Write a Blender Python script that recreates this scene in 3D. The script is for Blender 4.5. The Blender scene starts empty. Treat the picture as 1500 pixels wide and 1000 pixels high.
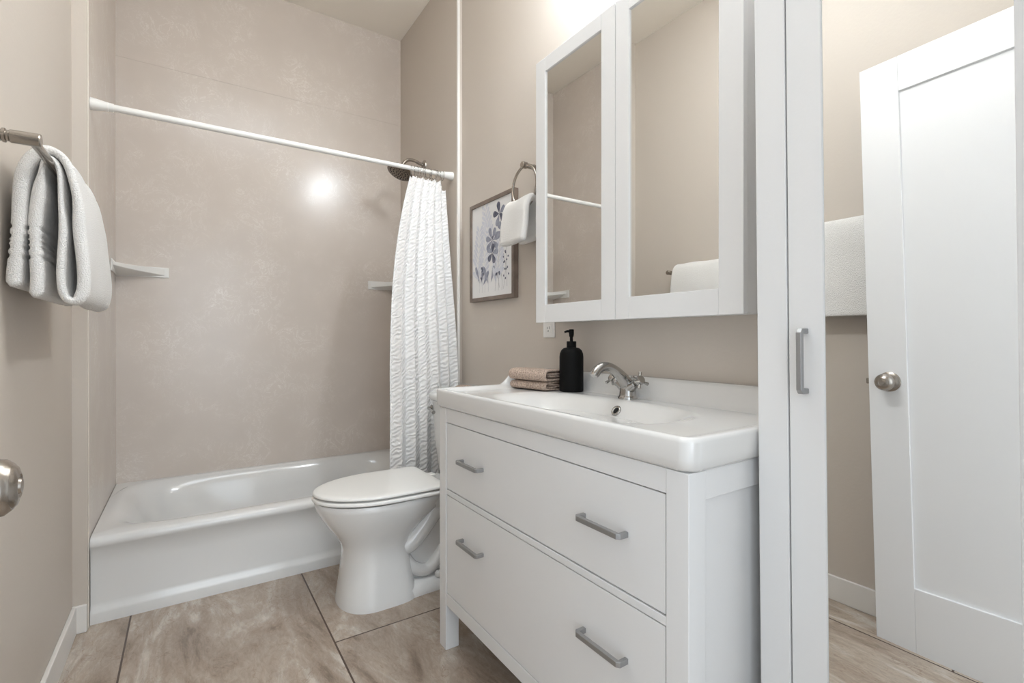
import bpy, bmesh, math, random
from mathutils import Vector, Matrix, noise
random.seed(7)
S = bpy.context.scene
COL = S.collection
PI = math.pi

# ------------------------------------------------------------------ camera
cd = bpy.data.cameras.new('camera')
cam = bpy.data.objects.new('camera', cd)
COL.objects.link(cam)
cd.sensor_fit = 'HORIZONTAL'
cd.sensor_width = 36.0
cd.lens = 718.2 / 1500 * 36
cd.shift_y = -3.855 / 1500
cd.clip_start = 0.01
cam.location = (0, 0, 1.0278)
cam.rotation_euler = (math.radians(90 - 0.087), 0, math.radians(-33.494))
S.camera = cam

# ------------------------------------------------------------------ world, light, exposure
S.view_settings.view_transform = 'Standard'
S.view_settings.look = 'None'
S.view_settings.gamma = 1
S.view_settings.use_curve_mapping = False
S.view_settings.exposure = 0.56
W = bpy.data.worlds.new('world')
S.world = W
W.use_nodes = True
W.node_tree.nodes['Background'].inputs[0].default_value = (0.88, 0.98, 1.07, 1)
W.node_tree.nodes['Background'].inputs[1].default_value = 1.2
GLOBE_STRENGTH = 66.0


def area_light(name, loc, target, size, size_y, power, color):
    l = bpy.data.lights.new(name, 'AREA')
    l.shape = 'RECTANGLE'
    l.size, l.size_y, l.energy, l.color = size, size_y, power, color
    o = bpy.data.objects.new(name, l)
    COL.objects.link(o)
    o.location = loc
    d = Vector(target) - Vector(loc)
    o.rotation_euler = d.to_track_quat('-Z', 'Y').to_euler()
    return o


# added fill lights, unseen: one in the hall, one below the ceiling
area_light('hall_fill', (0.2, -1.7, 1.5), (0.35, 1.2, 1.0), 1.6, 1.9, 13, (0.88, 0.98, 1.07))
area_light('ceiling_fill', (0.35, 1.00, 2.95), (0.35, 1.01, 0), 0.8, 0.8, 7, (0.88, 0.99, 1.09))

# ------------------------------------------------------------------ materials
def lin(c):
    return tuple(((x / 255) / 12.92 if x / 255 <= 0.04045 else ((x / 255 + 0.055) / 1.055) ** 2.4) for x in c) + (1,)


def mat(name, rgb, rough=0.5, metal=0.0, coat=0.0, bump=None, vary=None, ior=1.5):
    """bump = (scale, strength, detail); vary = (rgb2, scale, detail)"""
    m = bpy.data.materials.new(name)
    m.use_nodes = True
    nt = m.node_tree
    b = nt.nodes['Principled BSDF']
    b.inputs['Base Color'].default_value = lin(rgb)
    b.inputs['Roughness'].default_value = rough
    b.inputs['Metallic'].default_value = metal
    b.inputs['IOR'].default_value = ior
    b.inputs['Coat Weight'].default_value = coat
    b.inputs['Coat Roughness'].default_value = 0.08
    tc = nt.nodes.new('ShaderNodeTexCoord')
    if bump:
        n = nt.nodes.new('ShaderNodeTexNoise')
        n.inputs['Scale'].default_value = bump[0]
        n.inputs['Detail'].default_value = bump[2]
        nt.links.new(tc.outputs['Object'], n.inputs['Vector'])
        bp = nt.nodes.new('ShaderNodeBump')
        bp.inputs['Strength'].default_value = bump[1]
        bp.inputs['Distance'].default_value = 0.01
        nt.links.new(n.outputs[0], bp.inputs['Height'])
        nt.links.new(bp.outputs[0], b.inputs['Normal'])
    if vary:
        n = nt.nodes.new('ShaderNodeTexNoise')
        n.inputs['Scale'].default_value = vary[1]
        n.inputs['Detail'].default_value = vary[2]
        nt.links.new(tc.outputs['Object'], n.inputs['Vector'])
        mx = nt.nodes.new('ShaderNodeMix')
        mx.data_type = 'RGBA'
        mx.inputs['A'].default_value = lin(rgb)
        mx.inputs['B'].default_value = lin(vary[0])
        rg = nt.nodes.new('ShaderNodeMapRange')
        rg.inputs['From Min'].default_value = 0.34
        rg.inputs['From Max'].default_value = 0.66
        nt.links.new(n.outputs[0], rg.inputs['Value'])
        nt.links.new(rg.outputs[0], mx.inputs['Factor'])
        nt.links.new(mx.outputs['Result'], b.inputs['Base Color'])
    return m


M = {}
M['paint'] = mat('beige_paint', (207, 197, 186), 0.55, bump=(90, 0.05, 4))
M['ceiling'] = mat('ceiling_paint', (247, 239, 227), 0.7)
M['trimwhite'] = mat('trim_white', (233, 229, 224), 0.4)
M['bead'] = mat('beige_white_bead', (226, 218, 207), 0.4)
M['white'] = mat('lacquer_white', (232, 231, 230), 0.32, bump=(160, 0.02, 2))
M['doorwhite'] = mat('door_white', (236, 235, 235), 0.35)
M['porcelain'] = mat('porcelain', (238, 237, 235), 0.08, coat=0.4)
M['tub'] = mat('tub_enamel', (229, 228, 226), 0.14, coat=0.3)
M['ceramic'] = mat('basin_ceramic', (227, 225, 222), 0.07, coat=0.5)
M['plastic'] = mat('white_plastic', (240, 238, 234), 0.3)
M['shelf'] = mat('shelf_composite', (240, 238, 234), 0.3)
M['chrome'] = mat('chrome', (178, 176, 173), 0.12, 1.0)
M['nickel'] = mat('brushed_nickel', (172, 165, 157), 0.26, 1.0, bump=(300, 0.03, 2))
M['dark_nickel'] = mat('darker_nickel', (128, 120, 112), 0.25, 1.0)  # darker nickel of the shower head
M['handle'] = mat('grey_metal', (168, 168, 168), 0.42, 0.85)
M['mirror'] = mat('mirror_silver', (236, 236, 234), 0.0, 1.0)
M['black'] = mat('matte_black', (9, 9, 9), 0.6, ior=1.25)
M['dark'] = mat('dark_hole', (14, 13, 12), 0.6)
M['gap'] = mat('gap_shade', (60, 58, 56), 0.8)  # dark tone stands in for the shade in the drawer gaps
M['terry'] = mat('white_terry', (248, 245, 241), 0.95, bump=(360, 0.65, 3))
M['tan_terry'] = mat('tan_terry', (228, 207, 191), 0.95, bump=(240, 0.9, 3), vary=((168, 143, 126), 230, 3))
M['frame_wood'] = mat('grey_brown_wood', (132, 116, 104), 0.5, vary=((112, 97, 87), 22, 6))
M['paper'] = mat('art_paper', (238, 236, 235), 0.8)
M['ink_dark'] = mat('ink_slate', (84, 85, 100), 0.8, vary=((112, 113, 128), 60, 3))
M['ink_mid'] = mat('ink_blue_grey', (138, 140, 156), 0.8, vary=((170, 172, 184), 50, 3))
M['ink_pale'] = mat('ink_pale', (212, 213, 222), 0.8, vary=((226, 226, 231), 40, 3))
M['ink_stem'] = mat('ink_brown', (120, 112, 116), 0.8)
M['glass'] = None
g = bpy.data.materials.new('clear_glass')
g.use_nodes = True
gb = g.node_tree.nodes['Principled BSDF']
gb.inputs['Transmission Weight'].default_value = 1.0
gb.inputs['Roughness'].default_value = 0.03
gb.inputs['Base Color'].default_value = (0.95, 0.96, 0.96, 1)
M['glass'] = g
g = bpy.data.materials.new('lamp_globe')
g.use_nodes = True
gb = g.node_tree.nodes['Principled BSDF']
gb.inputs['Emission Color'].default_value = (0.90, 0.98, 1.05, 1)
gb.inputs['Emission Strength'].default_value = GLOBE_STRENGTH
M['globe'] = g


def curtain_mat():
    m = bpy.data.materials.new('crinkled_white_fabric')
    m.use_nodes = True
    nt = m.node_tree
    N = nt.nodes.new
    b = nt.nodes['Principled BSDF']
    b.inputs['Base Color'].default_value = lin((250, 248, 246))
    b.inputs['Roughness'].default_value = 0.85
    uv = N('ShaderNodeTexCoord')
    mp = N('ShaderNodeMapping')
    mp.inputs['Rotation'].default_value = (0, 0, math.radians(-24))
    nt.links.new(uv.outputs['UV'], mp.inputs['Vector'])
    wv = N('ShaderNodeTexWave')
    wv.bands_direction = 'Y'
    wv.inputs['Scale'].default_value = 16
    wv.inputs['Distortion'].default_value = 6
    wv.inputs['Detail'].default_value = 1.5
    wv.inputs['Detail Scale'].default_value = 1.6
    nt.links.new(mp.outputs[0], wv.inputs['Vector'])
    bp = N('ShaderNodeBump')
    bp.inputs['Strength'].default_value = 0.55
    bp.inputs['Distance'].default_value = 0.007
    nt.links.new(wv.outputs['Fac'], bp.inputs['Height'])
    nt.links.new(bp.outputs[0], b.inputs['Normal'])
    return m


M['curtain'] = curtain_mat()


def marble_mat():
    m = bpy.data.materials.new('cultured_marble')
    m.use_nodes = True
    nt = m.node_tree
    N = nt.nodes.new
    L = nt.links.new
    b = nt.nodes['Principled BSDF']
    geo = N('ShaderNodeNewGeometry')
    n1 = N('ShaderNodeTexNoise')
    n1.inputs['Scale'].default_value = 9
    n1.inputs['Detail'].default_value = 9
    n1.inputs['Roughness'].default_value = 0.7
    n1.inputs['Distortion'].default_value = 2.6
    L(geo.outputs['Position'], n1.inputs['Vector'])
    # thin pale veins where the distorted noise crosses its middle value
    s = N('ShaderNodeMath'); s.operation = 'SUBTRACT'; s.inputs[1].default_value = 0.53
    a = N('ShaderNodeMath'); a.operation = 'ABSOLUTE'
    r = N('ShaderNodeMapRange')
    r.inputs['From Min'].default_value = 0.0
    r.inputs['From Max'].default_value = 0.018
    r.inputs['To Min'].default_value = 1.0
    r.inputs['To Max'].default_value = 0.0
    L(n1.outputs[0], s.inputs[0]); L(s.outputs[0], a.inputs[0]); L(a.outputs[0], r.inputs['Value'])
    n2 = N('ShaderNodeTexNoise')
    n2.inputs['Scale'].default_value = 5
    n2.inputs['Detail'].default_value = 3
    L(geo.outputs['Position'], n2.inputs['Vector'])
    mk = N('ShaderNodeMapRange')
    mk.inputs['From Min'].default_value = 0.42
    mk.inputs['From Max'].default_value = 0.72
    mk.inputs['To Max'].default_value = 0.85
    L(n2.outputs[0], mk.inputs['Value'])
    mu = N('ShaderNodeMath'); mu.operation = 'MULTIPLY'
    L(r.outputs[0], mu.inputs[0]); L(mk.outputs[0], mu.inputs[1])
    base = N('ShaderNodeMix'); base.data_type = 'RGBA'
    base.inputs['A'].default_value = lin((208, 197, 187))
    base.inputs['B'].default_value = lin((219, 208, 198))
    L(n2.outputs[0], base.inputs['Factor'])
    mx = N('ShaderNodeMix'); mx.data_type = 'RGBA'
    mx.inputs['B'].default_value = lin((240, 234, 227))
    L(base.outputs['Result'], mx.inputs['A'])
    L(mu.outputs[0], mx.inputs['Factor'])
    L(mx.outputs['Result'], b.inputs['Base Color'])
    b.inputs['Roughness'].default_value = 0.22
    n3 = N('ShaderNodeTexNoise')
    n3.inputs['Scale'].default_value = 2.2
    n3.inputs['Detail'].default_value = 2
    L(geo.outputs['Position'], n3.inputs['Vector'])
    bp = N('ShaderNodeBump')
    bp.inputs['Strength'].default_value = 0.05
    bp.inputs['Distance'].default_value = 0.03
    L(n3.outputs[0], bp.inputs['Height'])
    L(bp.outputs[0], b.inputs['Normal'])
    return m


M['marble'] = marble_mat()


def floor_mat():
    m = bpy.data.materials.new('stone_look_tile')
    m.use_nodes = True
    nt = m.node_tree
    N = nt.nodes.new
    L = nt.links.new
    b = nt.nodes['Principled BSDF']
    geo = N('ShaderNodeNewGeometry')
    sep = N('ShaderNodeSeparateXYZ')
    L(geo.outputs['Position'], sep.inputs[0])
    ay = N('ShaderNodeMath'); ay.operation = 'ADD'; ay.inputs[1].default_value = -0.51 + 12.0
    ax = N('ShaderNodeMath'); ax.operation = 'ADD'; ax.inputs[1].default_value = 0.176 + 0.59 * 4
    L(sep.outputs['Y'], ay.inputs[0]); L(sep.outputs['X'], ax.inputs[0])
    cb = N('ShaderNodeCombineXYZ')
    L(ay.outputs[0], cb.inputs[0]); L(ax.outputs[0], cb.inputs[1])
    br = N('ShaderNodeTexBrick')
    br.offset = 0.5
    br.inputs['Scale'].default_value = 1
    br.inputs['Brick Width'].default_value = 1.2
    br.inputs['Row Height'].default_value = 0.59
    br.inputs['Mortar Size'].default_value = 0.003
    br.inputs['Mortar Smooth'].default_value = 0.1
    br.inputs['Color1'].default_value = (0, 0, 0, 1)
    br.inputs['Color2'].default_value = (1, 1, 1, 1)
    br.inputs['Mortar'].default_value = (0.5, 0.5, 0.5, 1)
    L(cb.outputs[0], br.inputs['Vector'])
    # a shift of the stone pattern for every tile
    sh = N('ShaderNodeVectorMath'); sh.operation = 'MULTIPLY'
    sh.inputs[1].default_value = (9.0, 5.0, 3.0)
    L(br.outputs['Color'], sh.inputs[0])
    ad = N('ShaderNodeVectorMath'); ad.operation = 'ADD'
    L(geo.outputs['Position'], ad.inputs[0]); L(sh.outputs[0], ad.inputs[1])
    mp = N('ShaderNodeMapping')
    mp.inputs['Rotation'].default_value = (0, 0, math.radians(14))
    mp.inputs['Scale'].default_value = (3.4, 1.2, 1)
    L(ad.outputs[0], mp.inputs['Vector'])
    n1 = N('ShaderNodeTexNoise')
    n1.inputs['Scale'].default_value = 1.5
    n1.inputs['Detail'].default_value = 10
    n1.inputs['Roughness'].default_value = 0.62
    n1.inputs['Distortion'].default_value = 1.3
    L(mp.outputs[0], n1.inputs['Vector'])
    cr = N('ShaderNodeValToRGB')
    e = cr.color_ramp.elements
    e[0].position = 0.34; e[0].color = lin((132, 115, 100))
    e[1].position = 0.66; e[1].color = lin((206, 196, 186))
    k = e.new(0.43); k.color = lin((163, 146, 131))
    k = e.new(0.55); k.color = lin((180, 165, 150))
    L(n1.outputs[0], cr.inputs[0])
    # fine pores and cracks
    n2 = N('ShaderNodeTexNoise')
    n2.inputs['Scale'].default_value = 14
    n2.inputs['Detail'].default_value = 8
    n2.inputs['Roughness'].default_value = 0.75
    n2.inputs['Distortion'].default_value = 2.0
    L(mp.outputs[0], n2.inputs['Vector'])
    r2 = N('ShaderNodeMapRange')
    r2.inputs['From Min'].default_value = 0.3
    r2.inputs['From Max'].default_value = 0.7
    r2.inputs['To Min'].default_value = 0.78
    r2.inputs['To Max'].default_value = 1.14
    L(n2.outputs[0], r2.inputs['Value'])
    mu = N('ShaderNodeMix'); mu.data_type = 'RGBA'; mu.blend_type = 'MULTIPLY'
    mu.inputs['Factor'].default_value = 1
    L(cr.outputs[0], mu.inputs['A']); L(r2.outputs[0], mu.inputs['B'])
    n4 = N('ShaderNodeTexNoise')
    n4.inputs['Scale'].default_value = 2.3
    n4.inputs['Detail'].default_value = 6
    n4.inputs['Distortion'].default_value = 1.8
    L(mp.outputs[0], n4.inputs['Vector'])
    s4 = N('ShaderNodeMath'); s4.operation = 'SUBTRACT'; s4.inputs[1].default_value = 0.5
    a4 = N('ShaderNodeMath'); a4.operation = 'ABSOLUTE'
    r4 = N('ShaderNodeMapRange')
    r4.inputs['From Max'].default_value = 0.006
    r4.inputs['To Min'].default_value = 0.45
    r4.inputs['To Max'].default_value = 0.0
    L(n4.outputs[0], s4.inputs[0]); L(s4.outputs[0], a4.inputs[0]); L(a4.outputs[0], r4.inputs['Value'])
    cx = N('ShaderNodeMix'); cx.data_type = 'RGBA'
    cx.inputs['B'].default_value = lin((128, 104, 88))
    L(r4.outputs[0], cx.inputs['Factor']); L(mu.outputs['Result'], cx.inputs['A'])
    mx = N('ShaderNodeMix'); mx.data_type = 'RGBA'
    mx.inputs['B'].default_value = lin((84, 68, 58))
    L(br.outputs['Fac'], mx.inputs['Factor']); L(cx.outputs['Result'], mx.inputs['A'])
    L(mx.outputs['Result'], b.inputs['Base Color'])
    b.inputs['Roughness'].default_value = 0.22
    bp = N('ShaderNodeBump')
    bp.inputs['Strength'].default_value = 0.25
    bp.inputs['Distance'].default_value = 0.004
    L(n2.outputs[0], bp.inputs['Height'])
    bp2 = N('ShaderNodeBump')
    bp2.invert = True
    bp2.inputs['Strength'].default_value = 0.6
    bp2.inputs['Distance'].default_value = 0.003
    L(br.outputs['Fac'], bp2.inputs['Height']); L(bp.outputs[0], bp2.inputs['Normal'])
    L(bp2.outputs[0], b.inputs['Normal'])
    return m


M['floor'] = floor_mat()

# ------------------------------------------------------------------ mesh helpers
class MB:
    """collects shapes in one bmesh; build() links them as one mesh object"""
    def __init__(self):
        self.bm = bmesh.new()
        self.uv = None

    def poly(self, pts):
        vs = [self.bm.verts.new(p) for p in pts]
        return self.bm.faces.new(vs)

    def box(self, x0, x1, y0, y1, z0, z1):
        v = [self.bm.verts.new((x, y, z)) for z in (z0, z1) for y in (y0, y1) for x in (x0, x1)]
        for f in ((0, 2, 3, 1), (4, 5, 7, 6), (0, 1, 5, 4), (2, 6, 7, 3), (0, 4, 6, 2), (1, 3, 7, 5)):
            self.bm.faces.new([v[i] for i in f])
        return self

    def loft(self, rings, closed=True, caps=True):
        rv = [[self.bm.verts.new(p) for p in r] for r in rings]
        n = len(rv[0])
        for a, b in zip(rv, rv[1:]):
            for i in range(n if closed else n - 1):
                j = (i + 1) % n
                self.bm.faces.new((a[i], a[j], b[j], b[i]))
        if caps:
            self.bm.faces.new(rv[0][::-1])
            self.bm.faces.new(rv[-1])
        return self

    def tube(self, pts, r, n=16, caps=True):
        pts = [Vector(p) for p in pts]
        rs = r if isinstance(r, (list, tuple)) else [r] * len(pts)
        rings = []
        up = None
        for i, p in enumerate(pts):
            t = (pts[min(i + 1, len(pts) - 1)] - pts[max(i - 1, 0)]).normalized()
            if up is None:
                up = t.orthogonal().normalized()
            up = (up - t * up.dot(t)).normalized()
            w = t.cross(up)
            rings.append([p + (up * math.cos(a) + w * math.sin(a)) * rs[i] for a in (2 * PI * k / n for k in range(n))])
        return self.loft(rings, caps=caps)

    def ring(self, c, axis, R, r, n=40, m=10):
        c, axis = Vector(c), Vector(axis).normalized()
        u = axis.orthogonal().normalized()
        w = axis.cross(u)
        grid = []
        for i in range(n):
            a = 2 * PI * i / n
            d = u * math.cos(a) + w * math.sin(a)
            grid.append([self.bm.verts.new(c + d * (R + r * math.cos(b)) + axis * (r * math.sin(b))) for b in (2 * PI * k / m for k in range(m))])
        for i in range(n):
            for k in range(m):
                self.bm.faces.new((grid[i][k], grid[(i + 1) % n][k], grid[(i + 1) % n][(k + 1) % m], grid[i][(k + 1) % m]))
        return self

    def lathe(self, prof, origin, axis=(0, 0, 1), n=40):
        """prof: (radius, height) pairs along axis"""
        o, ax = Vector(origin), Vector(axis).normalized()
        u = ax.orthogonal().normalized()
        w = ax.cross(u)
        rings = [[o + ax * h + (u * math.cos(a) + w * math.sin(a)) * max(r, 1e-5) for a in (2 * PI * k / n for k in range(n))] for r, h in prof]
        return self.loft(rings)

    def sphere(self, c, r, n=16, m=10, sc=(1, 1, 1)):
        c = Vector(c)
        prof = [(math.sin(PI * k / m), -math.cos(PI * k / m)) for k in range(m + 1)]
        rings = [[c + Vector((max(q, 1e-4) * math.cos(a) * r * sc[0], max(q, 1e-4) * math.sin(a) * r * sc[1], h * r * sc[2])) for a in (2 * PI * k / n for k in range(n))] for q, h in prof]
        return self.loft(rings)

    def build(self, name, m, parent=None, smooth=None, bevel=0, seg=2, loc=None):
        bmesh.ops.recalc_face_normals(self.bm, faces=self.bm.faces)
        me = bpy.data.meshes.new(name)
        if loc is not None:
            bmesh.ops.translate(self.bm, verts=self.bm.verts, vec=-Vector(loc))
        elif parent is not None:
            bmesh.ops.translate(self.bm, verts=self.bm.verts, vec=-WORLD.get(parent.name, Vector((0, 0, 0))))
        self.bm.to_mesh(me)
        self.bm.free()
        if smooth is not None:
            for p in me.polygons:
                p.use_smooth = True
            try:
                me.set_sharp_from_angle(angle=math.radians(smooth))
            except Exception:
                pass
        o = bpy.data.objects.new(name, me)
        COL.objects.link(o)
        for k in (m if isinstance(m, list) else [m]):
            me.materials.append(k)
        if parent is not None:
            o.parent = parent
            WORLD[o.name] = WORLD.get(parent.name, Vector((0, 0, 0)))
        else:
            WORLD[o.name] = Vector(loc) if loc is not None else Vector((0, 0, 0))
        if loc is not None:
            o.location = loc
        if bevel:
            bv = o.modifiers.new('bevel', 'BEVEL')
            bv.width = bevel
            bv.segments = seg
            bv.limit_method = 'ANGLE'
            bv.angle_limit = math.radians(35)
            bv.harden_normals = False
            for p in me.polygons:
                p.use_smooth = True
            try:
                me.set_sharp_from_angle(angle=math.radians(30))
            except Exception:
                pass
            wn = o.modifiers.new('normals', 'WEIGHTED_NORMAL')
            wn.keep_sharp = False
        return o


WORLD = {}      # where each object's own origin stands (no object is turned while it is being built)


def tag(o, label, cat=None, group=None, kind=None):
    o['label'] = label
    if cat:
        o['category'] = cat
    if group:
        o['group'] = group
    if kind:
        o['kind'] = kind
    return o


def thing(name, loc, label, cat, group=None):
    o = bpy.data.objects.new(name, None)
    COL.objects.link(o)
    o.empty_display_size = 0.05
    o.location = loc
    WORLD[o.name] = Vector(loc)
    return tag(o, label, cat, group)


def copy_tree(o, parent=None):
    c = o.copy()
    COL.objects.link(c)
    c.parent = parent
    for ch in o.children:
        copy_tree(ch, c)
    return c


def struct(name, mb, m, label, smooth=None, bevel=0, parent=None):
    o = mb.build(name, m, parent, smooth, bevel)
    if parent is None:
        tag(o, label, kind='structure')
    return o


def sub(o, levels):
    s = o.modifiers.new('subsurf', 'SUBSURF')
    s.levels = s.render_levels = levels
    return o


def smoothstep(a, b, x):
    t = min(1, max(0, (x - a) / (b - a)))
    return t * t * (3 - 2 * t)


def catmull(pts, k=6):
    P = [Vector(p) for p in pts]
    out = []
    for i in range(len(P) - 1):
        p0, p1, p2, p3 = P[max(i - 1, 0)], P[i], P[i + 1], P[min(i + 2, len(P) - 1)]
        for j in range(k):
            t = j / k
            out.append(0.5 * ((2 * p1) + (p2 - p0) * t + (2 * p0 - 5 * p1 + 4 * p2 - p3) * t * t + (3 * p1 - p0 - 3 * p2 + p3) * t ** 3))
    out.append(P[-1])
    return out


# ------------------------------------------------------------------ room shell
XL, XLT = -0.335, -0.294        # left wall; left face of the tub alcove
XR, XRT = 1.195, 1.166          # vanity wall; right face of the tub alcove
YT, YB = 2.29, 3.086            # front and back of the tub alcove
YS = 2.262                      # where the left wall turns to the alcove
H = 2.973
T = 0.12

struct('floor', MB().box(XL - T, XR + T, -2.2, YB + T, -0.06, 0), M['floor'], 'beige stone-look tile floor with dark joints')
struct('ceiling', MB().box(XL - T, XR + T, -0.15, YB + T, H, H + 0.08), M['ceiling'], 'plain beige ceiling high over the tub')
struct('wall_left', MB().box(XL - T, XL, -0.15, YS, 0, H).box(XL - T, XLT, YS, YT - 0.012, 0, H), M['paint'],
       'beige painted wall with the towel bar')
struct('wall_right', MB().box(XR, XR + T, -0.15, YT, 0, H), M['paint'], 'beige painted wall behind the vanity')
struct('wall_front', MB().box(XL - T, -0.2, -0.15, -0.03, 0, H).box(0.62, XR + T, -0.15, -0.03, 0, H).box(-0.2, 0.62, -0.15, -0.03, 2.06, H),
       M['paint'], 'beige painted wall with the doorway')
struct('wall_back', MB().box(XL - T, XR + T, YB, YB + T, 0, H), M['marble'], 'veined beige marble-look wall panel behind the tub')
struct('wall_tub_left', MB().box(XL - T, XLT, YT - 0.012, YB, 0, H), M['marble'], 'veined beige wall panel at the left end of the tub')
struct('wall_tub_right', MB().box(XRT, XR + T, YT - 0.012, YB, 0, H), M['paint'], 'beige wall at the shower head end of the tub')
# thin joint between the lower and upper back panel
struct('trim_1', MB().box(XLT - 0.007, XLT + 0.002, YT - 0.016, YT - 0.006, 0.0, H), M['bead'], 'white bead on the edge of the left tub panel', bevel=0.002)
struct('trim_2', MB().box(XRT - 0.002, XRT + 0.013, YT - 0.022, YT - 0.008, 0.33, H), M['trimwhite'], 'white bead on the edge of the shower wall', bevel=0.002)
struct('trim_3', MB().box(XLT, XRT, YB - 0.0015, YB, 2.416, 2.4185), M['marble'], 'thin horizontal joint in the back wall panel')
hb, tb = 0.0956, 0.013
struct('baseboard_left', MB().box(XL, XL + tb, 0.0, YS - tb, 0, hb).box(XL, XLT - 0.001, YS - tb, YS, 0, hb), M['trimwhite'],
       'white baseboard along the towel bar wall', bevel=0.003)

# ------------------------------------------------------------------ bathtub
def sup(a, n):
    c, s = math.cos(a), math.sin(a)
    return (math.copysign(abs(c) ** (2 / n), c), math.copysign(abs(s) ** (2 / n), s))


ZT = 0.311


def bathtub():
    t = thing('bathtub', (0.436, YT, 0), 'white built-in bathtub with smooth apron below the shower curtain', 'bathtub')
    x0, x1, y0, y1 = XLT + 0.002, XRT - 0.002, YT, YB - 0.002
    cx, cy = (x0 + x1) / 2, (y0 + y1) / 2 + 0.022
    mb = MB()
    n = 120
    rings = []
    # outer edge, from the floor up the apron and over the rim
    def rect(ins, z):
        pts = []
        for k in range(n):
            ca, sa = math.cos(2 * PI * k / n), math.sin(2 * PI * k / n)
            m = max(abs(ca), abs(sa))
            X = (x0 + x1) / 2 + ca / m * ((x1 - x0) / 2)
            Y = (y0 + y1) / 2 + sa / m * ((y1 - y0) / 2)
            if sa < 0:
                Y += ins * min(1, -sa / m)
            pts.append((X, Y, z))
        return pts
    rings += [rect(0.004, 0.0), rect(0.004, 0.035), rect(0.006, 0.045), rect(0.014, 0.055), rect(0.016, 0.07), rect(0.016, 0.2), rect(0.012, 0.262),
              rect(0.003, 0.275), rect(0.0, 0.286), rect(0.002, 0.297), rect(0.008, 0.306), rect(0.018, ZT)]
    # the well
    def well(hx, hy, z, e):
        return [(cx + sup(2 * PI * k / n, e)[0] * hx, cy + sup(2 * PI * k / n, e)[1] * hy, z) for k in range(n)]
    rings += [well(0.705, 0.352, ZT, 7), well(0.690, 0.345, ZT - 0.002, 6.4), well(0.672, 0.335, ZT - 0.008, 5.8), well(0.652, 0.324, ZT - 0.022, 5.2), well(0.630, 0.312, ZT - 0.05, 4.8),
              well(0.600, 0.296, 0.2, 4.4), well(0.56, 0.272, 0.1, 3.8), well(0.52, 0.24, 0.06, 3.4), well(0.4, 0.16, 0.045, 3), well(0.1, 0.05, 0.043, 2)]
    mb.loft(rings)
    mb.build('tub_shell', M['tub'], t, smooth=50)
    d = MB().lathe([(0.001, 0), (0.03, 0), (0.03, 0.004), (0.02, 0.006), (0.001, 0.006)], (0.9, cy, 0.046))
    d.build('drain', M['chrome'], t, smooth=40)


bathtub()

# ------------------------------------------------------------------ curtain rod, rings, curtain
YR, ZR = 2.3335, 1.8807
t = thing('curtain_rod', (0.43, YR, ZR), 'white tension rod across the tub alcove', 'curtain rod')
MB().tube([(XLT + 0.02, YR, ZR), (0.62, YR, ZR)], 0.0125, 24).tube([(0.60, YR, ZR), (XRT - 0.02, YR, ZR)], 0.0108, 24).build('rod_tube', M['plastic'], t, smooth=40)
for x, s in ((XLT + 0.0005, 1), (XRT - 0.0005, -1)):
    MB().lathe([(0.001, 0), (0.022, 0), (0.022, 0.006), (0.0185, 0.03), (0.0165, 0.042), (0.0165, 0.05), (0.0148, 0.052), (0.0148, 0.066), (0.001, 0.066)],
               (x, YR, ZR), (s, 0, 0), 28).build('end_cap', M['plastic'], t, smooth=40)


def curtain():
    nu, nv = 240, 110
    mb = MB()
    bm = mb.bm
    uvl = bm.loops.layers.uv.new('uv')
    zt, zb = 1.842, 0.335
    rows = []
    for j in range(nv + 1):
        v = j / nv
        z = zt + (zb - zt) * v
        xl = 0.800 + 0.130 * (1 - v) ** 3.2
        xr = 1.118 + 0.035 * v + 0.012 * math.sin(PI * v)
        y = 2.326 - 0.075 * smoothstep(0.05, 0.85, v)
        amp = (0.013 + 0.010 * smoothstep(0, 0.5, v))
        row = []
        for i in range(nu + 1):
            s = i / nu
            ph = 2 * PI * (5.6 * s ** 1.15) + 0.9 + 0.25 * math.sin(1.6 * v + 5 * s)
            f = math.sin(ph)
            f = math.copysign(abs(f) ** 0.8, f)
            x = xl + (xr - xl) * (s + 0.012 * math.sin(2 * ph))
            yy = y + amp * f * (0.75 + 0.25 * math.sin(9 * s)) + 0.006 * noise.noise((s * 7, v * 4, 1.3))
            zz = z
            if v < 0.03:
                zz += -0.008 * abs(math.sin(PI * 12 * s)) * (1 - v / 0.03)
            zz -= 0.045 * smoothstep(0.82, 1.0, s) * (1 - v) ** 6
            row.append(bm.verts.new((x, yy, zz)))
        rows.append(row)
    for j in range(nv):
        for i in range(nu):
            f = bm.faces.new((rows[j][i], rows[j][i + 1], rows[j + 1][i + 1], rows[j + 1][i]))
            for lp, (a, b) in zip(f.loops, ((i, j), (i + 1, j), (i + 1, j + 1), (i, j + 1))):
                lp[uvl].uv = (a / nu * 0.85, -b / nv * 1.5)
    o = mb.build('shower_curtain', M['curtain'], None, smooth=80, loc=(0.97, 2.28, 0.335))
    s = o.modifiers.new('cloth', 'SOLIDIFY')
    s.thickness = 0.0025
    s.offset = 0
    tag(o, 'white crinkled shower curtain drawn to the shower head end of the rod', 'shower curtain')


curtain()
ring0 = None
for k in range(12):
    x = 0.938 + 0.0155 * k + random.uniform(-0.003, 0.003)
    if ring0 is None:
        ring0 = MB().ring((0, 0, -0.009), (1, 0.0, 0), 0.0235, 0.0013, 28, 6).build('curtain_ring', M['chrome'], None, smooth=60)
        r = ring0
    else:
        r = ring0.copy()
        COL.objects.link(r)
    r.location = (x, YR, ZR)
    r.rotation_euler = (0, 0, random.uniform(-0.35, 0.35))
    tag(r, 'thin metal ring holding the white curtain on the rod', 'curtain ring', 'curtain rings on the white rod')

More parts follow.
